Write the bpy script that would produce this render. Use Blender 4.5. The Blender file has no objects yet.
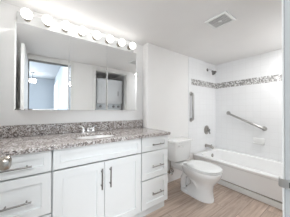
import bpy, bmesh, math, random
from mathutils import Vector, Matrix
random.seed(7)
S = bpy.context.scene
COL = S.collection

# ---------------------------------------------------------------- camera
YAW, PITCH, ROLL, EYE = 0.9493, 0.009, 0.004, 1.1175
F = Vector((math.cos(YAW), math.sin(YAW), 0)); R = Vector((math.sin(YAW), -math.cos(YAW), 0)); U = Vector((0, 0, 1))
F2 = F*math.cos(PITCH) + U*math.sin(PITCH); U2 = U*math.cos(PITCH) - F*math.sin(PITCH)
R3 = R*math.cos(ROLL) + U2*math.sin(ROLL); U3 = U2*math.cos(ROLL) - R*math.sin(ROLL)
cd = bpy.data.cameras.new('camera'); cam = bpy.data.objects.new('camera', cd); COL.objects.link(cam)
cd.sensor_fit = 'HORIZONTAL'; cd.sensor_width = 36; cd.lens = 146.15*36/290; cd.clip_start = 0.01
m = Matrix.Identity(4)
for i in range(3):
    m[i][0] = R3[i]; m[i][1] = U3[i]; m[i][2] = -F2[i]
m[2][3] = EYE
cam.matrix_world = m
S.camera = cam

# ---------------------------------------------------------------- light and exposure
W = bpy.data.worlds.new('daylight'); S.world = W; W.use_nodes = True
bg = W.node_tree.nodes['Background']; bg.inputs[0].default_value = (0.75, 0.86, 1.0, 1); bg.inputs[1].default_value = 1.0
def area(name, loc, rot, sx, sy, power, color):
    l = bpy.data.lights.new(name, 'AREA'); l.shape = 'RECTANGLE'; l.size = sx; l.size_y = sy; l.energy = power; l.color = color
    o = bpy.data.objects.new(name, l); COL.objects.link(o); o.location = loc; o.rotation_euler = rot
    return o
area('added_window_light', (-2.24, -1.40, 1.35), (0, -math.pi/2, 0), 1.5, 1.4, 20, (0.86, 0.93, 1.0))  # added at an unseen bedroom window to brighten tub front and toilet
area('added_window_light', (-1.20, -4.04, 1.35), (math.pi/2, 0, 0), 1.4, 1.5, 21, (0.90, 0.95, 1.0))  # second added light, at another unseen window, to brighten the vanity fronts
BULB = 0.65
HALL_FILL = 5.6
LAMP = 6.0
TUB_FILL = 2.2
VANITY_FILL = 1.75
S.view_settings.view_transform = 'Standard'; S.view_settings.look = 'None'
S.view_settings.gamma = 1; S.view_settings.use_curve_mapping = False
S.view_settings.exposure = 2.13
try:
    S.cycles.max_bounces = 14; S.cycles.diffuse_bounces = 9; S.cycles.glossy_bounces = 6
except Exception: pass

# ---------------------------------------------------------------- materials
def mat(name, col, rough=0.5, metal=0.0, spec=0.5, coat=0.0):
    M = bpy.data.materials.new(name); M.use_nodes = True
    b = M.node_tree.nodes['Principled BSDF']
    b.inputs['Base Color'].default_value = (*col, 1); b.inputs['Roughness'].default_value = rough
    b.inputs['Metallic'].default_value = metal; b.inputs['Specular IOR Level'].default_value = spec
    b.inputs['Coat Weight'].default_value = coat
    return M
def nodes(M): return M.node_tree.nodes, M.node_tree.links, M.node_tree.nodes['Principled BSDF']
def speckle(M, scale, amount, bump=0.0, bscale=200):
    """a faint procedural mottling (and orange-peel bump) over the base colour"""
    n, l, b = nodes(M)
    tc = n.new('ShaderNodeTexCoord'); t = n.new('ShaderNodeTexNoise'); t.inputs['Scale'].default_value = scale; t.inputs['Detail'].default_value = 4
    l.new(tc.outputs['Object'], t.inputs['Vector'])
    r = n.new('ShaderNodeValToRGB'); c = b.inputs['Base Color'].default_value[:3]
    r.color_ramp.elements[0].color = (*[x*(1-amount) for x in c], 1); r.color_ramp.elements[0].position = 0.3
    r.color_ramp.elements[1].color = (*[min(1, x*(1+amount*0.4)) for x in c], 1); r.color_ramp.elements[1].position = 0.7
    l.new(t.outputs['Fac'], r.inputs['Fac']); l.new(r.outputs['Color'], b.inputs['Base Color'])
    if bump:
        t2 = n.new('ShaderNodeTexNoise'); t2.inputs['Scale'].default_value = bscale; l.new(tc.outputs['Object'], t2.inputs['Vector'])
        bp = n.new('ShaderNodeBump'); bp.inputs['Strength'].default_value = bump; bp.inputs['Distance'].default_value = 0.001
        l.new(t2.outputs['Fac'], bp.inputs['Height']); l.new(bp.outputs['Normal'], b.inputs['Normal'])
    return M
PAINT = speckle(mat('wall_paint', (0.87, 0.862, 0.85), 0.6, spec=0.3), 3, 0.015, 0.08)
CEILM = speckle(mat('ceiling_paint', (0.80, 0.79, 0.78), 0.8, spec=0.2), 3, 0.015, 0.15)
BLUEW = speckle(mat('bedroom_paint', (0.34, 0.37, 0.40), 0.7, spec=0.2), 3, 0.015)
TRIMM = mat('trim_enamel', (0.82, 0.82, 0.80), 0.35)
CABM = speckle(mat('cabinet_enamel', (0.80, 0.82, 0.82), 0.35), 6, 0.01)
PORC = mat('porcelain', (0.80, 0.80, 0.79), 0.08, coat=0.3)
ACRY = mat('tub_enamel', (0.89, 0.89, 0.885), 0.12)
PLAST = mat('white_plastic', (0.84, 0.85, 0.84), 0.25)
CHROME = mat('chrome', (0.80, 0.80, 0.80), 0.12, 1.0)
DARKCH = mat('dark_chrome', (0.30, 0.29, 0.28), 0.22, 1.0)
NICKEL = mat('brushed_nickel', (0.24, 0.23, 0.22), 0.30, 1.0)
NICKB = mat('satin_nickel', (0.42, 0.40, 0.375), 0.28, 1.0)
STEEL = mat('stainless_steel', (0.43, 0.42, 0.405), 0.32, 1.0)
BRASSY = mat('warm_nickel', (0.36, 0.33, 0.29), 0.27, 1.0)
MIRROR = mat('mirror_glass', (0.90, 0.915, 0.92), 0.015, 1.0)
DARK = mat('dark_gap', (0.05, 0.05, 0.05), 0.6)
GREYM = mat('grey_plastic', (0.30, 0.31, 0.32), 0.5)
BRAID = mat('braided_hose', (0.35, 0.32, 0.28), 0.35, 0.8)
CARPET = speckle(mat('carpet', (0.45, 0.43, 0.41), 0.95, spec=0.1), 60, 0.2)
def emitter(name, col, strength):
    M = bpy.data.materials.new(name); M.use_nodes = True; n, l, b = nodes(M)
    b.inputs['Base Color'].default_value = (0.9, 0.9, 0.88, 1); b.inputs['Emission Color'].default_value = (*col, 1); b.inputs['Emission Strength'].default_value = strength
    return M
BULBM = emitter('lit_bulb', (1.0, 0.98, 0.955), BULB)
SHADEM = emitter('lit_shade', (1.0, 0.97, 0.93), LAMP)

def tile_mat(name, axes, w, h, brickiness=0.0, face=(0.83, 0.835, 0.84), grout=(0.765, 0.765, 0.765)):
    M = mat(name, face, 0.12); n, l, b = nodes(M)
    tc = n.new('ShaderNodeTexCoord'); sp = n.new('ShaderNodeSeparateXYZ'); cb = n.new('ShaderNodeCombineXYZ')
    l.new(tc.outputs['Object'], sp.inputs[0]); l.new(sp.outputs[axes[0]], cb.inputs[0]); l.new(sp.outputs[axes[1]], cb.inputs[1])
    br = n.new('ShaderNodeTexBrick'); br.offset = brickiness; br.inputs['Scale'].default_value = 1
    br.inputs['Brick Width'].default_value = w; br.inputs['Row Height'].default_value = h; br.inputs['Mortar Size'].default_value = 0.0018
    br.inputs['Color1'].default_value = (*face, 1); br.inputs['Color2'].default_value = (*[x*0.985 for x in face], 1); br.inputs['Mortar'].default_value = (*grout, 1)
    l.new(cb.outputs[0], br.inputs['Vector']); l.new(br.outputs['Color'], b.inputs['Base Color'])
    bp = n.new('ShaderNodeBump'); bp.invert = True; bp.inputs['Strength'].default_value = 0.2; bp.inputs['Distance'].default_value = 0.001
    l.new(br.outputs['Fac'], bp.inputs['Height']); l.new(bp.outputs['Normal'], b.inputs['Normal'])
    return M
TILE_X = tile_mat('tile_end_wall', ('X', 'Z'), 0.108, 0.108)
TILE_Y = tile_mat('tile_long_wall', ('Y', 'Z'), 0.108, 0.108)
def mosaic_mat(name, axes):
    M = mat(name, (0.6, 0.6, 0.6), 0.15); n, l, b = nodes(M)
    tc = n.new('ShaderNodeTexCoord'); sp = n.new('ShaderNodeSeparateXYZ'); cb = n.new('ShaderNodeCombineXYZ')
    l.new(tc.outputs['Object'], sp.inputs[0]); l.new(sp.outputs[axes[0]], cb.inputs[0]); l.new(sp.outputs[axes[1]], cb.inputs[1])
    v = n.new('ShaderNodeTexVoronoi'); v.inputs['Scale'].default_value = 62; v.inputs['Randomness'].default_value = 0.8
    l.new(cb.outputs[0], v.inputs['Vector'])
    s2 = n.new('ShaderNodeSeparateColor'); l.new(v.outputs['Color'], s2.inputs[0])
    r = n.new('ShaderNodeValToRGB'); r.color_ramp.interpolation = 'CONSTANT'
    stops = [(0, (0.24, 0.235, 0.23)), (0.25, (0.58, 0.57, 0.56)), (0.42, (0.34, 0.33, 0.32)), (0.64, (0.76, 0.76, 0.75)), (0.8, (0.30, 0.285, 0.275)), (0.9, (0.55, 0.53, 0.50))]
    e = r.color_ramp.elements
    e[0].position, e[0].color = 0, (*stops[0][1], 1); e[1].position, e[1].color = stops[1][0], (*stops[1][1], 1)
    for p, c in stops[2:]:
        q = e.new(p); q.color = (*c, 1)
    l.new(s2.outputs[0], r.inputs['Fac']); l.new(r.outputs['Color'], b.inputs['Base Color'])
    return M
MOS_X = mosaic_mat('mosaic_end_wall', ('X', 'Z')); MOS_Y = mosaic_mat('mosaic_long_wall', ('Y', 'Z'))

def granite():
    M = mat('granite', (0.5, 0.46, 0.43), 0.10, spec=0.9); n, l, b = nodes(M)
    tc = n.new('ShaderNodeTexCoord')
    v = n.new('ShaderNodeTexVoronoi'); v.inputs['Scale'].default_value = 150; l.new(tc.outputs['Object'], v.inputs['Vector'])
    s2 = n.new('ShaderNodeSeparateColor'); l.new(v.outputs['Color'], s2.inputs[0])
    r = n.new('ShaderNodeValToRGB'); r.color_ramp.interpolation = 'LINEAR'; e = r.color_ramp.elements
    e[0].position, e[0].color = 0.0, (0.07, 0.062, 0.06, 1); e[1].position, e[1].color = 0.2, (0.21, 0.175, 0.16, 1)
    for p, c in [(0.40, (0.37, 0.33, 0.305)), (0.68, (0.54, 0.505, 0.485)), (0.9, (0.80, 0.79, 0.78))]:
        q = e.new(p); q.color = (*c, 1)
    l.new(s2.outputs[0], r.inputs['Fac'])
    t = n.new('ShaderNodeTexNoise'); t.inputs['Scale'].default_value = 22; t.inputs['Detail'].default_value = 5; l.new(tc.outputs['Object'], t.inputs['Vector'])
    r2 = n.new('ShaderNodeValToRGB'); r2.color_ramp.elements[0].position = 0.38; r2.color_ramp.elements[0].color = (0.72, 0.68, 0.66, 1); r2.color_ramp.elements[1].position = 0.62; r2.color_ramp.elements[1].color = (1, 1, 1, 1)
    l.new(t.outputs['Fac'], r2.inputs['Fac'])
    mx = n.new('ShaderNodeMix'); mx.data_type = 'RGBA'; mx.blend_type = 'MULTIPLY'; mx.inputs[0].default_value = 0.9
    l.new(r.outputs['Color'], mx.inputs[6]); l.new(r2.outputs['Color'], mx.inputs[7]); l.new(mx.outputs[2], b.inputs['Base Color'])
    return M
GRAN = granite()
def wood_floor():
    M = mat('wood_plank_floor', (0.4, 0.32, 0.27), 0.38); n, l, b = nodes(M)
    tc = n.new('ShaderNodeTexCoord')
    br = n.new('ShaderNodeTexBrick'); br.offset = 0.37; br.inputs['Scale'].default_value = 1; br.inputs['Brick Width'].default_value = 0.95; br.inputs['Row Height'].default_value = 0.15
    br.inputs['Mortar Size'].default_value = 0.0022; br.inputs['Mortar Smooth'].default_value = 0.2
    br.inputs['Color1'].default_value = (0.0, 0, 0, 1); br.inputs['Color2'].default_value = (1, 1, 1, 1); br.inputs['Mortar'].default_value = (0.5, 0.5, 0.5, 1)
    mp0 = n.new('ShaderNodeMapping'); mp0.inputs['Location'].default_value = (0.21, 0.06, 0); l.new(tc.outputs['Object'], mp0.inputs[0]); l.new(mp0.outputs[0], br.inputs['Vector'])
    mp = n.new('ShaderNodeMapping'); mp.inputs['Scale'].default_value = (1.6, 22, 1); l.new(tc.outputs['Object'], mp.inputs[0])
    ad = n.new('ShaderNodeVectorMath'); ad.operation = 'MULTIPLY_ADD'; ad.inputs[1].default_value = (7, 3, 5); l.new(br.outputs['Color'], ad.inputs[0]); l.new(mp.outputs[0], ad.inputs[2])
    t = n.new('ShaderNodeTexNoise'); t.inputs['Scale'].default_value = 1.6; t.inputs['Detail'].default_value = 7; t.inputs['Roughness'].default_value = 0.62; l.new(ad.outputs[0], t.inputs['Vector'])
    r = n.new('ShaderNodeValToRGB'); e = r.color_ramp.elements
    e[0].position, e[0].color = 0.28, (0.32, 0.238, 0.188, 1); e[1].position, e[1].color = 0.74, (0.66, 0.55, 0.47, 1)
    q = e.new(0.5); q.color = (0.49, 0.39, 0.325, 1)
    l.new(t.outputs['Fac'], r.inputs['Fac'])
    hs = n.new('ShaderNodeMix'); hs.data_type = 'RGBA'; hs.blend_type = 'MULTIPLY'; hs.inputs[0].default_value = 1
    r3 = n.new('ShaderNodeValToRGB'); r3.color_ramp.elements[0].color = (0.88, 0.87, 0.86, 1); r3.color_ramp.elements[1].color = (1.12, 1.1, 1.08, 1)
    l.new(br.outputs['Color'], r3.inputs['Fac']); l.new(r.outputs['Color'], hs.inputs[6]); l.new(r3.outputs['Color'], hs.inputs[7])
    m2 = n.new('ShaderNodeMix'); m2.data_type = 'RGBA'; m2.inputs[7].default_value = (0.24, 0.18, 0.145, 1)
    l.new(br.outputs['Fac'], m2.inputs[0]); l.new(hs.outputs[2], m2.inputs[6]); l.new(m2.outputs[2], b.inputs['Base Color'])
    return M
FLOORM = wood_floor()

# ---------------------------------------------------------------- mesh helpers
class MB:
    """collects shapes into one bmesh (world coordinates)"""
    def __init__(self): self.bm = bmesh.new()
    def box(self, x0, x1, y0, y1, z0, z1, bevel=0.0, seg=2):
        r = bmesh.ops.create_cube(self.bm, size=1)
        for v in r['verts']:
            v.co = Vector(((x0+x1)/2 + v.co.x*(x1-x0), (y0+y1)/2 + v.co.y*(y1-y0), (z0+z1)/2 + v.co.z*(z1-z0)))
        if bevel:
            es = list({e for v in r['verts'] for e in v.link_edges})
            bmesh.ops.bevel(self.bm, geom=es, offset=bevel, segments=seg, profile=0.5, affect='EDGES')
        return self
    def loft(self, rings, cap0=True, cap1=True, closed=True):
        vs = [[self.bm.verts.new(p) for p in ring] for ring in rings]
        n = len(vs[0])
        for a, b in zip(vs, vs[1:]):
            for i in range(n if closed else n-1):
                j = (i+1) % n
                self.bm.faces.new((a[i], a[j], b[j], b[i]))
        if cap0: self.bm.faces.new(list(reversed(vs[0])))
        if cap1: self.bm.faces.new(vs[-1])
        return self
    def tube(self, pts, r, seg=14, cap=True):
        pts = [Vector(p) for p in pts]; rs = r if isinstance(r, (list, tuple)) else [r]*len(pts)
        rings = []; prev = None
        for i, p in enumerate(pts):
            t = (pts[min(i+1, len(pts)-1)] - pts[max(i-1, 0)]).normalized()
            if prev is None:
                a = Vector((0, 0, 1)) if abs(t.z) < 0.9 else Vector((1, 0, 0))
                u = t.cross(a).normalized()
            else:
                u = (prev - t*prev.dot(t)).normalized()
            prev = u; w = t.cross(u)
            rings.append([p + (u*math.cos(2*math.pi*k/seg) + w*math.sin(2*math.pi*k/seg))*rs[i] for k in range(seg)])
        return self.loft(rings, cap, cap)
    def lathe(self, origin, axis, profile, seg=28, cap=True):
        """profile: list of (radius, distance along axis)"""
        o = Vector(origin); t = Vector(axis).normalized()
        a = Vector((0, 0, 1)) if abs(t.z) < 0.9 else Vector((1, 0, 0))
        u = t.cross(a).normalized(); w = t.cross(u)
        return self.loft([[o + t*d + (u*math.cos(2*math.pi*k/seg) + w*math.sin(2*math.pi*k/seg))*max(r, 1e-4) for k in range(seg)] for r, d in profile], cap, cap)
    def build(self, name, material, parent=None, smooth=False, sharp=35):
        bmesh.ops.recalc_face_normals(self.bm, faces=self.bm.faces[:])
        off = Vector((0, 0, 0))
        if parent is not None:
            p = parent
            while p is not None: off += p.location; p = p.parent
        else:
            xs = [v.co for v in self.bm.verts]
            off = Vector(((min(c.x for c in xs)+max(c.x for c in xs))/2, (min(c.y for c in xs)+max(c.y for c in xs))/2, min(c.z for c in xs)))
        for v in self.bm.verts: v.co -= off
        me = bpy.data.meshes.new(name)
        if smooth:
            lim = math.radians(sharp)
            for f in self.bm.faces: f.smooth = True
            for e in self.bm.edges:
                if len(e.link_faces) == 2 and e.calc_face_angle(0) > lim: e.smooth = False
        self.bm.to_mesh(me); self.bm.free()
        me.materials.append(material)
        o = bpy.data.objects.new(name, me); COL.objects.link(o)
        if parent is not None: o.parent = parent
        else: o.location = off
        return o
def thing(name, loc, label, cat, group=None):
    o = bpy.data.objects.new(name, None); COL.objects.link(o); o.location = loc; o.empty_display_size = 0.1
    o['label'] = label; o['category'] = cat
    if group: o['group'] = group
    return o
def tag(o, label, cat, group=None):
    o['label'] = label; o['category'] = cat
    if group: o['group'] = group
    return o
def struct(o, label=None):
    o['kind'] = 'structure'
    if label: o['label'] = label
    return o
def wall(name, x0, x1, y0, y1, z0, z1, material, bevel=0.0, label=None):
    return struct(MB().box(x0, x1, y0, y1, z0, z1, bevel).build(name, material), label)
def superring(cx, cy, hx, y_front, y_back, z, n=36, p=2.3, pf=None):
    """egg-like horizontal outline: half width hx, from y_front to y_back"""
    out = []
    for k in range(n):
        a = 2*math.pi*k/n; c, s = math.cos(a), math.sin(a)
        q = (pf or p) if s < 0 else p
        x = math.copysign(abs(c)**(2/q), c)*hx; y = math.copysign(abs(s)**(2/q), s)
        out.append((cx + x, cy + (y*(y_back-cy) if s > 0 else y*(cy-y_front)), z))
    return out
def rrect(x0, x1, y0, y1, z, r, n=6):
    out = []
    for cx, cy, a0 in ((x1-r, y1-r, 0), (x0+r, y1-r, 90), (x0+r, y0+r, 180), (x1-r, y0+r, 270)):
        for k in range(n+1):
            a = math.radians(a0 + 90*k/n); out.append((cx + r*math.cos(a), cy + r*math.sin(a), z))
    return out

# ---------------------------------------------------------------- room shell
XL, XR = -0.30, 2.957           # left wall, long wall of the tub
YV, YT, YF = 1.742, 1.618, 0.08 # vanity wall, toilet wall, front (door) wall
H = 2.048
wall('floor', -0.40, 3.07, -0.04, 1.86, -0.1, 0.0, FLOORM)
wall('ceiling', -0.40, 3.07, -0.04, 1.86, H, H+0.1, CEILM)
wall('wall_left', XL-0.1, XL, -0.04, 1.86, 0, H, PAINT)
wall('wall_vanity', XL, 1.20, YV, 1.86, 0, H, PAINT)
wall('wall_toilet', 1.20, 3.07, YT, 1.86, 0, H, PAINT, 0.004)
wall('wall_tub', XR+0.008, 3.07, -0.04, YT, 0, H, PAINT)
DL, DR, DT = -0.19, 0.48, 1.975       # rough opening of the bathroom door
CL, CR, CT = 0.93, 1.70, 1.975        # opening of the laundry closet
wall('wall_front', XL, DL, -0.04, YF, 0, H, PAINT)
wall('wall_front.001', DR, CL, -0.04, YF, 0, H, PAINT)
wall('wall_front.002', CR, XR+0.008, -0.04, YF, 0, H, PAINT)
wall('wall_front.003', DL, DR, -0.04, YF, DT, H, PAINT)
wall('wall_front.004', CL, CR, -0.04, YF, CT, H, PAINT)
# door frame (jambs, head, casing)
tr = MB()
tr.box(DL-0.045, DL+0.012, YF, 0.093, 0, DT+0.05, 0.003); tr.box(DR-0.014, DR+0.045, YF, 0.093, 0, DT+0.05, 0.003); tr.box(DL+0.012, DR-0.014, YF, 0.093, DT-0.012, DT+0.05, 0.003)
frame = struct(tr.build('trim_1', TRIMM), 'white enamelled frame of the bathroom door')
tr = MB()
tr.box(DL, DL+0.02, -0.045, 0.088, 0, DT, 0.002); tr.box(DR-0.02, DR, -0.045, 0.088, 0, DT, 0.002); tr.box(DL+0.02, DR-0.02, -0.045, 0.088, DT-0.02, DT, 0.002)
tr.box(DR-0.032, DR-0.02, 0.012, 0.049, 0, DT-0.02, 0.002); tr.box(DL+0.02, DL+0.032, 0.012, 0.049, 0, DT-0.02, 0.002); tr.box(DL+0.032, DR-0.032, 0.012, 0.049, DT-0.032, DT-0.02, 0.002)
tr.build('jamb_liner', mat('jamb_shaded_enamel', (0.27, 0.27, 0.262), 0.7, spec=0.2), frame)  # shade on the white jamb put into a dark grey colour
# strike plate on the latch-side jamb: flat plate with a curled lip
sp = MB()
prof = [(0.4595, 0.052), (0.4570, 0.053), (0.4570, 0.088), (0.4575, 0.0935), (0.4600, 0.0975), (0.4650, 0.0995), (0.4700, 0.0990)]
ring_lo = [(x, y, 0.939) for x, y in prof] + [(x+0.0022, y-0.002, 0.939) for x, y in reversed(prof)]
ring_hi = [(x, y, 0.958) for x, y, z in ring_lo]
sp.loft([ring_lo, ring_hi])
strike = sp.build('strike_plate', STEEL, frame, True); strike['label'] = 'brushed steel strike plate with a curled lip'
MB().box(0.4560, 0.4575, 0.058, 0.0795, 0.943, 0.955).build('latch_hole', DARK, strike)
# laundry closet frame
tr = MB()
tr.box(CL, CL+0.02, -0.045, 0.088, 0, CT, 0.003); tr.box(CR-0.02, CR, -0.045, 0.088, 0, CT, 0.003); tr.box(CL+0.02, CR-0.02, -0.045, 0.088, CT-0.02, CT, 0.003)
tr.box(CL-0.045, CL+0.012, YF, 0.093, 0, CT+0.05, 0.003); tr.box(CR-0.012, CR+0.045, YF, 0.093, 0, CT+0.05, 0.003); tr.box(CL+0.012, CR-0.012, YF, 0.093, CT-0.012, CT+0.05, 0.003)
struct(tr.build('trim_2', TRIMM), 'white frame of the laundry closet opening')
# laundry closet
wall('floor_closet', 0.80, 1.86, -0.96, -0.04, -0.1, 0, FLOORM); wall('ceiling_closet', 0.80, 1.86, -0.96, -0.04, H, H+0.1, CEILM)
wall('wall_closet_left', 0.80, 0.88, -0.96, -0.04, 0, H, PAINT); wall('wall_closet_right', 1.76, 1.86, -0.96, -0.04, 0, H, PAINT); wall('wall_closet_back', 0.88, 1.76, -0.96, -0.88, 0, H, PAINT)
# bedroom beyond the door
HB = 2.36
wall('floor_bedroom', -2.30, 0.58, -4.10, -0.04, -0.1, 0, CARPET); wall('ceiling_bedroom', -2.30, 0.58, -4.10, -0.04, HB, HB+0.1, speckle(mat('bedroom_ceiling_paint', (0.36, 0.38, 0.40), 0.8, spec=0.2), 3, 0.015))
wall('wall_bedroom_right', 0.47, 0.58, -4.10, -0.04, 0, HB, BLUEW)
wall('wall_bedroom_front', -2.30, -0.40, -0.10, -0.04, 0, HB, BLUEW); wall('wall_bedroom_front.001', -0.40, 0.58, -0.10, 0.02, H+0.1, HB, BLUEW)
wm = MB(); wm.box(-2.30, -1.90, -4.10, -4.0, 0, HB); wm.box(-0.50, 0.47, -4.10, -4.0, 0, HB); wm.box(-1.90, -0.50, -4.10, -4.0, 0, 0.6); wm.box(-1.90, -0.50, -4.10, -4.0, 2.1, HB)
struct(wm.build('wall_bedroom_back', BLUEW))
wm = MB(); wm.box(-2.30, -2.2, -4.0, -2.1, 0, HB); wm.box(-2.30, -2.2, -0.7, -0.10, 0, HB); wm.box(-2.30, -2.2, -2.1, -0.7, 0, 0.6); wm.box(-2.30, -2.2, -2.1, -0.7, 2.1, HB)
struct(wm.build('wall_bedroom_left', BLUEW))
struct(MB().box(0.440, 0.47, -3.75, -2.35, 0, 2.08, 0.004).build('trim_3', TRIMM), 'white closet door casing on the bedroom side wall')

# shower tile and mosaic stripes
ZS0, ZS1 = 1.562, 1.668
wall('wall_toilet_tile', 2.071, XR, YT-0.008, YT, 0.36, H, TILE_X, 0.002, 'glossy white tile on the end wall of the tub')
wall('wall_tub_tile', XR, XR+0.008, YF, YT, 0.34, H, TILE_Y, 0, 'glossy white tile on the long wall of the tub')
wall('trim_5', 2.155, XR, YT-0.0105, YT-0.004, ZS0, ZS1, MOS_X, 0, 'grey and white mosaic stripe on the end wall')
wall('trim_6', XR-0.0025, XR+0.004, YF, YT-0.0105, ZS0, ZS1, MOS_Y, 0, 'grey and white mosaic stripe on the long wall')

# bathroom door, swung open against the left wall (out of the frame but for its knob; seen edge-on in the mirror)
door = struct(MB().box(-0.206, -0.171, 0.102, 0.795, 0.012, 1.955, 0.002).build('door_1', TRIMM), 'white bathroom door standing open')
kn = MB().lathe((-0.171, 0.737, 0.920), (1, 0, 0), [(0.0315, 0), (0.0315, 0.004), (0.027, 0.008), (0.012, 0.011), (0.0115, 0.042), (0.019, 0.050), (0.0258, 0.060), (0.0265, 0.070), (0.0235, 0.080), (0.012, 0.085), (0.0, 0.086)], 32)
k1 = kn.build('door_knob', BRASSY, door, True); k1['label'] = 'round brushed nickel door knob'
kn = MB().lathe((-0.206, 0.737, 0.920), (-1, 0, 0), [(0.0315, 0), (0.0315, 0.004), (0.027, 0.008), (0.012, 0.011), (0.0115, 0.042), (0.019, 0.050), (0.0258, 0.060), (0.0265, 0.070), (0.0235, 0.080), (0.012, 0.085), (0.0, 0.086)], 32)
kn.build('door_knob', BRASSY, door, True)
for z in (0.25, 1.0, 1.75):
    MB().tube([(-0.171, 0.098, z-0.045), (-0.171, 0.098, z+0.045)], 0.006).build('hinge', STEEL, door, True)

# ---------------------------------------------------------------- vanity
FY = 1.197      # plane of the door and drawer fronts
def shaker(x0, x1, z0, z1, name, parent, frame=0.055, recess=0.012, t=0.019):
    bm = MB(); b = bm.bm
    def ring(x0, x1, z0, z1, y): return [b.verts.new(p) for p in ((x0, y, z0), (x1, y, z0), (x1, y, z1), (x0, y, z1))]
    c = 0.0015
    back = ring(x0, x1, z0, z1, FY+t); side = ring(x0, x1, z0, z1, FY+c); fo = ring(x0+c, x1-c, z0+c, z1-c, FY)
    fi = ring(x0+frame, x1-frame, z0+frame, z1-frame, FY)
    pi = ring(x0+frame+0.003, x1-frame-0.003, z0+frame+0.003, z1-frame-0.003, FY+recess)
    for a, d in ((back, side), (side, fo), (fo, fi), (fi, pi)):
        for i in range(4):
            j = (i+1) % 4; b.faces.new((a[i], a[j], d[j], d[i]))
    b.faces.new(pi); b.faces.new(list(reversed(back)))
    return bm.build(name, CABM, parent)
def bar_pull(cx, cz, length, vertical, parent, sx=0.0):
    a = Vector((0, 0, 1)) if vertical else Vector((1, 0, 0))
    c = Vector((cx, FY-0.030, cz)); m_ = MB()
    m_.tube([c - a*length/2, c + a*length/2], 0.0058, 12)
    for s in (-1, 1):
        p = c + a*s*(length/2-0.026); m_.tube([p, p + Vector((0, 0.031, 0))], 0.0048, 10)
    return m_.build('bar_pull', NICKEL, parent, True)
def carcass(x0, x1, parent, rails=True):
    b = MB(); y0 = FY+0.055
    y1 = YV-0.002
    b.box(x0, x0+0.018, y0, y1, 0.105, 0.840); b.box(x1-0.018, x1, y0, y1, 0.105, 0.840)          # sides
    b.box(x0+0.018, x1-0.018, y0, y1, 0.105, 0.123); b.box(x0+0.018, x1-0.018, y1-0.006, y1, 0.123, 0.840)   # bottom, back
    if rails: b.box(x0+0.018, x1-0.018, y0, y0+0.018, 0.640, 0.840); b.box(x0+0.018, x1-0.018, y0, y0+0.018, 0.385, 0.42)   # front rails
    b.box(x0, x1, 1.258, 1.276, 0.0, 0.105)                                                        # toe kick
    return b.build('cabinet_box', CABM, parent)
def drawer_cabinet(x0, x1, label, name='drawer_cabinet', cx=None):
    t = thing(name, ((x0+x1)/2, 1.45, 0), label, 'cabinet')
    carcass(x0, x1, t)
    for z0, z1, pz in ((0.694, 0.836, 0.757), (0.408, 0.683, 0.533), (0.112, 0.397, 0.252)):
        d = shaker(x0+0.004, x1-0.004, z0, z1, 'drawer', t, 0.043 if z1 > 0.7 else 0.055)
        bar_pull(cx, pz, 0.152, False, d)
    return t
drawer_cabinet(-0.296, 0.0695, 'white shaker drawer cabinet at the left end, behind the door knob', cx=-0.116)
drawer_cabinet(0.8195, 1.180, 'white three-drawer shaker cabinet at the right end beside the toilet', cx=1.014)
t = thing('sink_cabinet', (0.445, 1.45, 0), 'white shaker two-door cabinet under the sink between the drawer cabinets', 'cabinet')
carcass(0.0705, 0.8185, t, False)
shaker(0.0755, 0.8135, 0.694, 0.836, 'false_drawer_front', t, 0.043)
for x0, x1, px in ((0.0755, 0.4425, 0.414), (0.4465, 0.8135, 0.4885)):
    d = shaker(x0, x1, 0.112, 0.683, 'door', t, 0.060); bar_pull(px, 0.552, 0.168, True, d)

# countertop with an oval cut-out
SX, SY, SA, SB = 0.440, 1.428, 0.215, 0.160
def counter():
    x0, x1, y0, y1, z0, z1 = -0.298, 1.197, 1.174, YV, 0.841, 0.871
    bm = MB(); b = bm.bm
    angs = sorted([2*math.pi*k/64 for k in range(64)] + [math.atan2(y-SY, x-SX) % (2*math.pi) for x in (x0, x1) for y in (y0, y1)])
    inn, out = [], []
    for a in angs:
        c, s = math.cos(a), math.sin(a)
        k = min(((x1-SX)/c if c > 1e-9 else (x0-SX)/c if c < -1e-9 else 1e9), ((y1-SY)/s if s > 1e-9 else (y0-SY)/s if s < -1e-9 else 1e9))
        out.append((SX+c*k, SY+s*k)); q = 1/math.sqrt((c/SA)**2 + (s/SB)**2); inn.append((SX+c*q, SY+s*q))
    def ins(p, e):   # inset outer outline by e for an eased edge
        return (min(max(p[0], x0+e), x1-e), min(max(p[1], y0+e), y1-e))
    e = 0.003
    rings = [[(*p, z0) for p in inn], [(*p, z0) for p in out], [(*p, z1-e) for p in out], [(*ins(p, e), z1) for p in out], [(*p, z1) for p in inn], [(*p, z0) for p in inn]]
    vs = [[b.verts.new(p) for p in r] for r in rings[:-1]]; vs.append(vs[0])
    for A, B in zip(vs, vs[1:]):
        for i in range(len(angs)):
            j = (i+1) % len(angs)
            try: b.faces.new((A[i], A[j], B[j], B[i]))
            except ValueError: pass
    return bm.build('countertop', GRAN)
ct = tag(counter(), 'speckled grey-brown granite countertop running over the white vanity cabinets', 'countertop')
MB().box(-0.298, 1.197, 1.722, 1.7419, 0.8712, 0.975, 0.002).build('backsplash', GRAN, ct)

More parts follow.
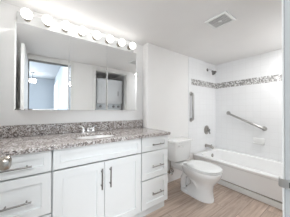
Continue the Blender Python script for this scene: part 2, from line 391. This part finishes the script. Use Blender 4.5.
# undermount sink
b = MB(); rings = []
def ell(a, c, z, n=48): return [(SX+a*math.cos(2*math.pi*k/n), SY+c*math.sin(2*math.pi*k/n), z) for k in range(n)]
for f, z in ((0.10, 0.702), (0.35, 0.704), (0.62, 0.715), (0.80, 0.74), (0.92, 0.78), (0.985, 0.82), (1.0, 0.8405), (1.09, 0.8405), (1.08, 0.815), (1.0, 0.77), (0.88, 0.725), (0.66, 0.70), (0.35, 0.69), (0.10, 0.688)):
    rings.append(ell(SA*f, SB*f, z))
b.loft(rings)
sk = tag(b.build('sink', PORC, None, True, 60), 'white oval undermount sink set into the granite countertop', 'sink')
MB().lathe((SX, SY, 0.7022), (0, 0, 1), [(0.022, 0), (0.022, 0.002), (0.014, 0.003), (0.012, 0.001)], 20).build('drain', CHROME, sk, True)
# faucet
fx, fy = 0.428, 1.655
fa = thing('faucet', (fx, fy, 0.871), 'chrome two-handle faucet standing behind the oval sink', 'faucet')
MB().loft([rrect(fx-0.078, fx+0.078, fy-0.026, fy+0.026, 0.8713, 0.025), rrect(fx-0.078, fx+0.078, fy-0.026, fy+0.026, 0.880, 0.025), rrect(fx-0.072, fx+0.072, fy-0.020, fy+0.020, 0.885, 0.0195)]).build('base_plate', CHROME, fa, True)
MB().tube([(fx, fy, 0.884), (fx, fy, 0.918), (fx, fy-0.012, 0.936), (fx, fy-0.045, 0.944), (fx, fy-0.085, 0.938), (fx, fy-0.105, 0.920)], [0.019, 0.016, 0.0145, 0.013, 0.012, 0.011], 16).build('spout', CHROME, fa, True)
for s in (-1, 1):
    hx = fx + s*0.051
    hd = MB(); hd.lathe((hx, fy, 0.884), (0, 0, 1), [(0.019, 0), (0.018, 0.018), (0.014, 0.030), (0.012, 0.040), (0.004, 0.046), (0, 0.0465)], 20)
    hd.tube([(hx, fy, 0.922), (hx+s*0.020, fy-0.004, 0.936), (hx+s*0.036, fy-0.006, 0.944)], [0.007, 0.006, 0.005], 10)
    hd.build('handle', CHROME, fa, True)

# ---------------------------------------------------------------- mirror cabinet
MX0, MX1, MZ0, MZ1, MY = -0.176, 1.006, 1.112, 1.846, 1.600
mc = thing('mirror_cabinet', ((MX0+MX1)/2, YV, MZ0), 'wide three-door mirrored cabinet on the wall above the sink', 'mirror cabinet')
MB().box(MX0+0.003, MX1-0.003, MY+0.020, YV, MZ0+0.003, MZ1-0.003, 0.001).build('cabinet_box', PLAST, mc)
for a, c in ((MX0, 0.2285), (0.2305, 0.6105), (0.6125, MX1)):
    d = MB(); e = 0.010
    d.loft([[(a, MY+0.019, MZ0), (c, MY+0.019, MZ0), (c, MY+0.019, MZ1), (a, MY+0.019, MZ1)], [(a, MY+0.0012, MZ0), (c, MY+0.0012, MZ0), (c, MY+0.0012, MZ1), (a, MY+0.0012, MZ1)],
            [(a+e, MY, MZ0+e), (c-e, MY, MZ0+e), (c-e, MY, MZ1-e), (a+e, MY, MZ1-e)]])
    d.build('mirror_door', MIRROR, mc)

# ---------------------------------------------------------------- vanity light bar
vl = thing('vanity_light', (0.425, YV, 1.93), 'long white strip light with eight lit globe bulbs above the mirror', 'light fixture')
MB().box(-0.178, 1.024, 1.700, YV, 1.882, 1.984, 0.006).build('back_plate', mat('bar_enamel', (0.55, 0.55, 0.545), 0.5, spec=0.3), vl, True)
for k in range(8):
    bx = -0.102 + 0.150*k
    MB().lathe((bx, 1.700, 1.938), (0, -1, 0), [(0.026, 0), (0.026, 0.006), (0.021, 0.010), (0.021, 0.055), (0.017, 0.058)], 24).build('socket', BRASSY, vl, True)
    pr = [(0.013, 0.046), (0.016, 0.062)] + [(0.042*math.sin(a), 0.100-0.042*math.cos(a)) for a in [math.radians(x) for x in range(25, 180, 12)]] + [(0.0, 0.142)]
    MB().lathe((bx, 1.700, 1.933), (0, -1, 0), pr, 28).build('globe_bulb', BULBM, vl, True, 80)

# ---------------------------------------------------------------- ceiling exhaust vent
vx0, vx1, vy0, vy1 = 1.398, 1.614, 0.660, 0.886
ve = thing('ceiling_vent', ((vx0+vx1)/2, (vy0+vy1)/2, H), 'square white exhaust vent with a grey grille in the ceiling', 'vent')
fr = MB(); w = 0.024
z0, z1 = H-0.014, H
for a in ((vx0, vx1, vy0, vy0+w), (vx0, vx1, vy1-w, vy1), (vx0, vx0+w, vy0+w, vy1-w), (vx1-w, vx1, vy0+w, vy1-w)): fr.box(*a, z0, z1, 0.003)
fr.build('frame', PLAST, ve)
gr = MB(); n = 13
for k in range(n):
    y = vy0+w + (vy1-vy0-2*w)*(k+0.5)/n
    gr.box(vx0+w, vx1-w, y-0.0035, y+0.0035, z0+0.003, z0+0.008)
for k in range(1, 4):
    x = vx0+w + (vx1-vx0-2*w)*k/4; gr.box(x-0.003, x+0.003, vy0+w, vy1-w, z0+0.004, z0+0.009)
gr.build('grille', mat('grille_plastic', (0.60, 0.60, 0.59), 0.5), ve)
MB().box(vx0+w, vx1-w, vy0+w, vy1-w, H-0.003, H-0.0005).build('backing', GREYM, ve)
MB().lathe(((vx0+vx1)/2, (vy0+vy1)/2, z0+0.003), (0, 0, -1), [(0.018, 0), (0.018, 0.003), (0.012, 0.005), (0, 0.0052)], 18).build('centre_cap', PLAST, ve, True)

# ---------------------------------------------------------------- toilet
TX = 1.704
to = thing('toilet', (TX, 1.2, 0), 'white two-piece toilet with closed lid between the vanity and the tub', 'toilet')
b = MB()
R_ = [  # z, half width, y_front, y_back, centre y
    (0.000, 0.108, 0.960, 1.415, 1.12), (0.028, 0.108, 0.961, 1.415, 1.12), (0.042, 0.096, 0.970, 1.34, 1.06), (0.130, 0.086, 0.975, 1.27, 1.05), (0.195, 0.090, 0.960, 1.28, 1.06),
    (0.240, 0.114, 0.925, 1.385, 1.10), (0.290, 0.145, 0.890, 1.390, 1.09), (0.325, 0.161, 0.873, 1.395, 1.09), (0.358, 0.168, 0.866, 1.400, 1.09), (0.369, 0.164, 0.870, 1.396, 1.09), (0.371, 0.144, 0.890, 1.380, 1.09)]
b.loft([superring(TX, cy, hw, yf, yb, z, 44, 2.5, 2.15) for z, hw, yf, yb, cy in R_])
b.loft([rrect(TX-0.085, TX+0.085, 1.27, 1.560, 0.262, 0.03), rrect(TX-0.098, TX+0.098, 1.26, 1.588, 0.300, 0.03), rrect(TX-0.108, TX+0.108, 1.25, 1.590, 0.345, 0.03), rrect(TX-0.104, TX+0.104, 1.25, 1.586, 0.352, 0.03)])   # deck under the tank
for s in (-1, 1):   # moulded trapway on both flanks
    b.tube([(TX+s*0.052, 1.09, 0.09), (TX+s*0.058, 1.17, 0.19), (TX+s*0.056, 1.26, 0.250), (TX+s*0.050, 1.33, 0.235), (TX+s*0.048, 1.37, 0.16), (TX+s*0.048, 1.375, 0.04)], [0.026, 0.038, 0.043, 0.043, 0.040, 0.038], 16)
    b.loft([superring(TX+s*0.062, 1.30, 0.050, 1.20, 1.40, z, 24) for z in (0.0, 0.026)] + [superring(TX+s*0.062, 1.30, 0.040, 1.21, 1.39, 0.036, 24)])
bowl = b.build('bowl', PORC, to, True, 50)
for s in (-1, 1):
    MB().lathe((TX+s*0.096, 1.285, 0.034), (0, 0, 1), [(0.015, 0), (0.0145, 0.008), (0.010, 0.014), (0, 0.016)], 16).build('bolt_cap', PLAST, to, True)
# tank
# resample so the front bows
def tank_rings(specs, bow):
    rings = []
    for hw, yf, yb, z in specs:
        ring = []
        base = rrect(TX-hw, TX+hw, yf, yb, z, 0.030, 6)
        m = len(base)
        for i, p in enumerate(base):
            q = base[(i+1) % m]; d = math.dist(p, q); k = 8 if i % 7 == 6 else 1
            for j in range(k):
                x = p[0]+(q[0]-p[0])*j/k; y = p[1]+(q[1]-p[1])*j/k
                if y < (yf+yb)/2: y -= bow*max(0, 1-((x-TX)/hw)**2)
                ring.append((x, y, z))
        rings.append(ring)
    return rings
TKX = TX
tk = MB().loft(tank_rings([(0.135, 1.450, 1.580, 0.372), (0.163, 1.432, 1.590, 0.378), (0.175, 1.424, 1.592, 0.400), (0.192, 1.410, 1.598, 0.645)], 0.020)).build('tank', PORC, to, True, 40)
MB().loft(tank_rings([(0.198, 1.404, 1.602, 0.6452), (0.207, 1.394, 1.604, 0.650), (0.207, 1.394, 1.604, 0.674), (0.199, 1.402, 1.600, 0.682), (0.140, 1.45, 1.570, 0.6835)], 0.020)).build('tank_lid', PORC, to, True, 40)
fl = MB(); fl.lathe((TX-0.115, 1.397, 0.606), (0, -1, 0), [(0.014, 0), (0.014, 0.006), (0.008, 0.010), (0.008, 0.014)], 16)
fl.tube([(TX-0.115, 1.386, 0.606), (TX-0.095, 1.382, 0.605), (TX-0.045, 1.374, 0.600)], [0.006, 0.006, 0.007], 10)
fl.build('flush_lever', CHROME, to, True)
def disc(z0, z1, hw, yf, yb, p=2.2):
    cy = 1.08
    return [superring(TX, cy, hw-0.006, yf+0.006, yb-0.004, z0, 44, 2.6, p), superring(TX, cy, hw, yf, yb, z0+0.004, 44, 2.6, p), superring(TX, cy, hw, yf, yb, z1-0.006, 44, 2.6, p), superring(TX, cy, hw-0.008, yf+0.010, yb-0.006, z1, 44, 2.6, p)]
MB().loft(disc(0.3725, 0.3865, 0.170, 0.872, 1.297)).build('seat', PLAST, to, True, 40)
ld = disc(0.3915, 0.408, 0.172, 0.869, 1.304) + [superring(TX, 1.08, 0.12, 0.95, 1.25, 0.412, 44, 2.6, 2.2)]
MB().loft(ld).build('seat_lid', PLAST, to, True, 40)
for s in (-1, 1):
    MB().tube([(TX+s*0.075-0.025, 1.322, 0.388), (TX+s*0.075+0.025, 1.322, 0.388)], 0.013, 14).build('seat_hinge', PLAST, to, True)

# supply stop valve and hose
sv = thing('supply_valve', (1.570, YT, 0.16), 'small metal water shutoff valve with hose on the wall behind the toilet', 'valve')
VX, VZ = 1.570, 0.180
MB().lathe((VX, YT, VZ), (0, -1, 0), [(0.030, 0), (0.029, 0.004), (0.012, 0.009)], 20).build('escutcheon', CHROME, sv, True)
v = MB(); v.tube([(VX, YT-0.005, VZ), (VX, YT-0.085, VZ)], [0.009, 0.013], 14); v.tube([(VX, YT-0.060, VZ-0.012), (VX, YT-0.060, VZ+0.040)], 0.010, 12)
v.build('valve_body', BRASSY, sv, True)
MB().lathe((VX, YT-0.085, VZ), (0, -1, 0), [(0.008, 0), (0.020, 0.004), (0.022, 0.014), (0.017, 0.020), (0, 0.021)], 12).build('valve_handle', CHROME, sv, True)
MB().tube([(VX, YT-0.060, VZ+0.040), (VX+0.004, YT-0.068, VZ+0.066), (VX+0.022, YT-0.085, VZ+0.070), (VX+0.034, YT-0.105, VZ+0.045), (VX+0.014, YT-0.118, VZ+0.030), (VX-0.015, YT-0.115, VZ+0.055), (VX-0.026, YT-0.105, VZ+0.110), (VX-0.026, YT-0.100, VZ+0.194)], 0.0065, 10).build('hose', BRAID, sv, True)

# ---------------------------------------------------------------- bathtub
BX0, BX1, BY0, BY1, BZ = 2.204, XR-0.001, YF+0.001, YT-0.009, 0.345
b = MB()
rg = []
rg.append(rrect(BX0+0.020, BX1, BY0, BY1, 0.080, 0.004)); rg.append(rrect(BX0+0.020, BX1, BY0, BY1, 0.300, 0.004)); rg.append(rrect(BX0+0.003, BX1, BY0, BY1, 0.310, 0.004))
rg.append(rrect(BX0, BX1, BY0, BY1, 0.316, 0.004)); rg.append(rrect(BX0, BX1, BY0, BY1, 0.336, 0.004)); rg.append(rrect(BX0+0.008, BX1, BY0, BY1, BZ, 0.004))
rg.append(rrect(BX0+0.075, BX1-0.055, BY0+0.09, BY1-0.075, BZ, 0.10)); rg.append(rrect(BX0+0.088, BX1-0.066, BY0+0.105, BY1-0.085, BZ-0.012, 0.10))
rg.append(rrect(BX0+0.115, BX1-0.085, BY0+0.20, BY1-0.105, 0.16, 0.11)); rg.append(rrect(BX0+0.150, BX1-0.120, BY0+0.28, BY1-0.140, 0.085, 0.11)); rg.append(rrect(BX0+0.20, BX1-0.17, BY0+0.36, BY1-0.20, 0.075, 0.10))
b.loft(rg)
tub = tag(b.build('bathtub', ACRY, None, True, 35), 'white alcove bathtub with a plain front, right of the toilet', 'bathtub')
OVX = 2.655
MB().lathe((OVX, BY1-0.098, 0.262), (0, -1, 0.08), [(0.034, 0), (0.034, 0.006), (0.026, 0.011), (0, 0.012)], 24).build('overflow_plate', NICKB, tub, True)
MB().lathe((OVX-0.05, BY1-0.30, 0.0755), (0, 0, 1), [(0.03, 0), (0.03, 0.003), (0.02, 0.004), (0, 0.0042)], 20).build('drain', CHROME, tub, True)
wall('trim_4', BX0+0.002, BX0+0.020, YF, YT-0.001, 0, 0.071, TRIMM, 0.003, 'white baseboard strip along the foot of the tub')

# tub and shower fittings on the end wall
YW = YT-0.008
ts = thing('tub_spout', (2.600, YW, 0.435), 'nickel bath spout on the end wall above the tub', 'tub spout')
MB().lathe((2.600, YW, 0.435), (0, -1, 0), [(0.036, 0), (0.035, 0.006), (0.026, 0.012)], 24).build('flange', NICKB, ts, True)
q = MB(); q.tube([(2.600, YW-0.010, 0.437), (2.600, YW-0.060, 0.437), (2.600, YW-0.110, 0.433), (2.600, YW-0.135, 0.422), (2.600, YW-0.143, 0.405)], [0.026, 0.026, 0.026, 0.024, 0.020], 18)
q.build('spout', NICKB, ts, True)
MB().lathe((2.600, YW-0.115, 0.455), (0, 0, 1), [(0.005, 0), (0.005, 0.012), (0.009, 0.014), (0.009, 0.022), (0, 0.024)], 14).build('diverter_knob', NICKB, ts, True)
sv2 = thing('shower_valve', (2.623, YW, 0.735), 'round nickel shower valve with lever on the end wall above the spout', 'shower valve')
MB().lathe((2.623, YW, 0.735), (0, -1, 0), [(0.086, 0), (0.086, 0.004), (0.078, 0.009), (0.060, 0.012), (0.040, 0.016), (0.036, 0.030), (0, 0.031)], 36).build('escutcheon', NICKB, sv2, True)
q = MB(); q.lathe((2.623, YW-0.030, 0.735), (0, -1, 0), [(0.026, 0), (0.027, 0.020), (0.022, 0.034), (0, 0.036)], 24); q.tube([(2.623, YW-0.052, 0.735), (2.623, YW-0.060, 0.700), (2.623, YW-0.068, 0.665)], [0.012, 0.010, 0.011], 12)
q.build('handle', DARKCH, sv2, True)
sh = thing('shower_fixture', (2.650, YW, 1.903), 'dark chrome shower head on a short arm near the ceiling', 'shower head')
MB().lathe((2.650, YW, 1.903), (0, -1, 0), [(0.030, 0), (0.029, 0.005), (0.014, 0.012)], 24).build('flange', DARKCH, sh, True)
MB().tube([(2.650, YW-0.006, 1.903), (2.650, YW-0.045, 1.900), (2.650, YW-0.075, 1.882), (2.650, YW-0.100, 1.858)], 0.0095, 14).build('arm', CHROME, sh, True)
MB().lathe((2.650, YW-0.096, 1.862), (0, -0.66, -0.75), [(0.012, 0), (0.020, 0.008), (0.020, 0.022), (0.030, 0.034), (0.046, 0.058), (0.047, 0.066), (0.041, 0.069), (0, 0.067)], 28).build('spray_head', DARKCH, sh, True)
# grab bars
def grab(name, a, c, nrm, label):
    a, c, nrm = Vector(a), Vector(c), Vector(nrm)
    g = thing(name, (a+c)/2, label, 'grab bar', 'grab bars on the tub walls')
    off = nrm*0.046; d = (c-a).normalized()
    pts = [a, a+nrm*0.026, a+nrm*0.038+d*0.006, a+off+d*0.022, c+off-d*0.022, c+nrm*0.038-d*0.006, c+nrm*0.026, c]
    MB().tube(pts, 0.0185, 16).build('bar', STEEL, g, True)
    for p in (a, c):
        MB().lathe(p, nrm, [(0.038, 0), (0.038, 0.005), (0.032, 0.010), (0.0195, 0.012)], 28).build('flange', STEEL, g, True)
    return g
grab('grab_bar', (2.140, YW, 1.400), (2.140, YW, 0.945), (0, -1, 0), 'vertical stainless grab bar on the end wall beside the tub')
grab('grab_bar', (XR, 1.357, 1.060), (XR, 0.800, 0.820), (-1, 0, 0), 'long slanted stainless grab bar on the long tiled wall')
# soap dish
sd = MB(); x = XR-0.0005
sd.box(x-0.016, x, 0.796, 0.952, 0.556, 0.655, 0.006); sd.loft([rrect(x-0.052, x-0.010, 0.800, 0.948, 0.558, 0.012), rrect(x-0.062, x-0.010, 0.797, 0.951, 0.576, 0.012), rrect(x-0.056, x-0.014, 0.803, 0.945, 0.576, 0.012), rrect(x-0.050, x-0.014, 0.806, 0.942, 0.566, 0.012)])
tag(sd.build('soap_dish', PORC, None, True), 'white ceramic soap dish on the tiled wall below the slanted grab bar', 'soap dish')

# ---------------------------------------------------------------- stacked laundry machine in the closet (seen in the mirror)
wx0, wx1, wy = 1.035, 1.660, -0.100
wd = thing('laundry_machine', ((wx0+wx1)/2, -0.45, 0), 'white stacked washer and dryer in the closet, reflected in the mirror', 'washer dryer')
WHITE = mat('appliance_enamel', (0.80, 0.83, 0.86), 0.3)
MB().box(wx0, wx1, -0.78, wy, 0.02, 0.90, 0.012).build('washer_body', WHITE, wd, True)
MB().box(wx0, wx1, -0.78, wy, 1.26, 1.835, 0.012).build('dryer_body', WHITE, wd, True)
MB().box(wx0, wx1, -0.78, wy-0.06, 0.90, 1.26, 0.004).build('console', WHITE, wd, True)
MB().box(wx0+0.005, wx1-0.005, wy-0.060, wy-0.045, 1.13, 1.255, 0.004).build('control_panel', mat('panel_grey', (0.62, 0.66, 0.70), 0.4), wd, True)
for k, kx in enumerate((0.09, 0.25, 0.41, 0.54)):
    MB().lathe((wx0+kx, wy-0.045, 1.195), (0, 1, 0), [(0.030, 0), (0.027, 0.022), (0, 0.023)], 20).build('control_knob', GREYM, wd, True)
dd = MB(); dd.loft([[(p[0], wy+0.000, p[1]) for p in [(q[0], q[1]) for q in rrect(1.12, 1.575, 1.30, 1.70, 0, 0.06)]], [(p[0], wy+0.014, p[1]) for p in rrect(1.12, 1.575, 1.30, 1.70, 0, 0.06)], [(p[0], wy+0.018, p[1]) for p in rrect(1.126, 1.569, 1.306, 1.694, 0, 0.055)]])
d = dd.build('dryer_door', WHITE, wd, True)
MB().box(1.53, 1.545, wy+0.018, wy+0.030, 1.45, 1.56, 0.003).build('handle', GREYM, d, True)
MB().box(wx0+0.06, wx1-0.06, -0.70, wy-0.12, 0.9005, 0.915, 0.006).build('washer_lid', WHITE, wd, True)

# ceiling lamp in the bedroom (seen in the mirror)
lx, ly = -0.22, -3.0
bl = thing('ceiling_lamp', (lx, ly, HB), 'white drum ceiling lamp in the room behind, reflected in the left mirror', 'ceiling lamp')
MB().lathe((lx, ly, HB), (0, 0, -1), [(0.065, 0), (0.065, 0.018), (0.02, 0.028), (0.010, 0.032), (0.010, 0.22)], 24).build('stem', DARKCH, bl, True)
MB().lathe((lx, ly, HB-0.22), (0, 0, -1), [(0.088, 0), (0.092, 0.004), (0.092, 0.105), (0.086, 0.109)], 32).build('lamp_shade', SHADEM, bl, True)

# added fill lights with made-up ceiling fixtures, all out of the frame: over the vanity, by the front corner of the tub, and in the hall outside the door
def fill_downlight(x, y, z, r, power, color, label):
    t = thing('added_fill_light', (x, y, z), label, 'fill light', 'added fill lights')
    MB().lathe((x, y, z), (0, 0, -1), [(r+0.024, 0), (r+0.024, 0.006), (r+0.016, 0.010), (r+0.002, 0.010), (r, 0.002)], 36, False).build('trim_ring', PLAST, t, True)
    MB().lathe((x, y, z), (0, 0, -1), [(r+0.001, 0.0005), (r+0.001, 0.003), (0, 0.0032)], 32).build('lens', LENSM, t, True)
    l = bpy.data.lights.new('fill_lamp', 'AREA'); l.shape = 'DISK'; l.size = 2*r-0.01; l.energy = power; l.color = color
    o = bpy.data.objects.new('fill_lamp', l); COL.objects.link(o); o.location = (0, 0, -0.008); o.parent = t
LENSM = emitter('fill_lens', (1.0, 0.99, 0.98), 2.0)
fill_downlight(0.20, 1.26, H, 0.07, VANITY_FILL, (0.99, 0.995, 1.0), 'small added fill light above the left half of the vanity counter')
fill_downlight(2.42, 0.27, H, 0.095, TUB_FILL, (0.97, 0.985, 1.0), 'added fill light over the front end of the tub')
fill_downlight(-0.06, -0.56, HB, 0.125, HALL_FILL, (0.95, 0.98, 1.0), 'added fill light in the hall ceiling just outside the bathroom door')
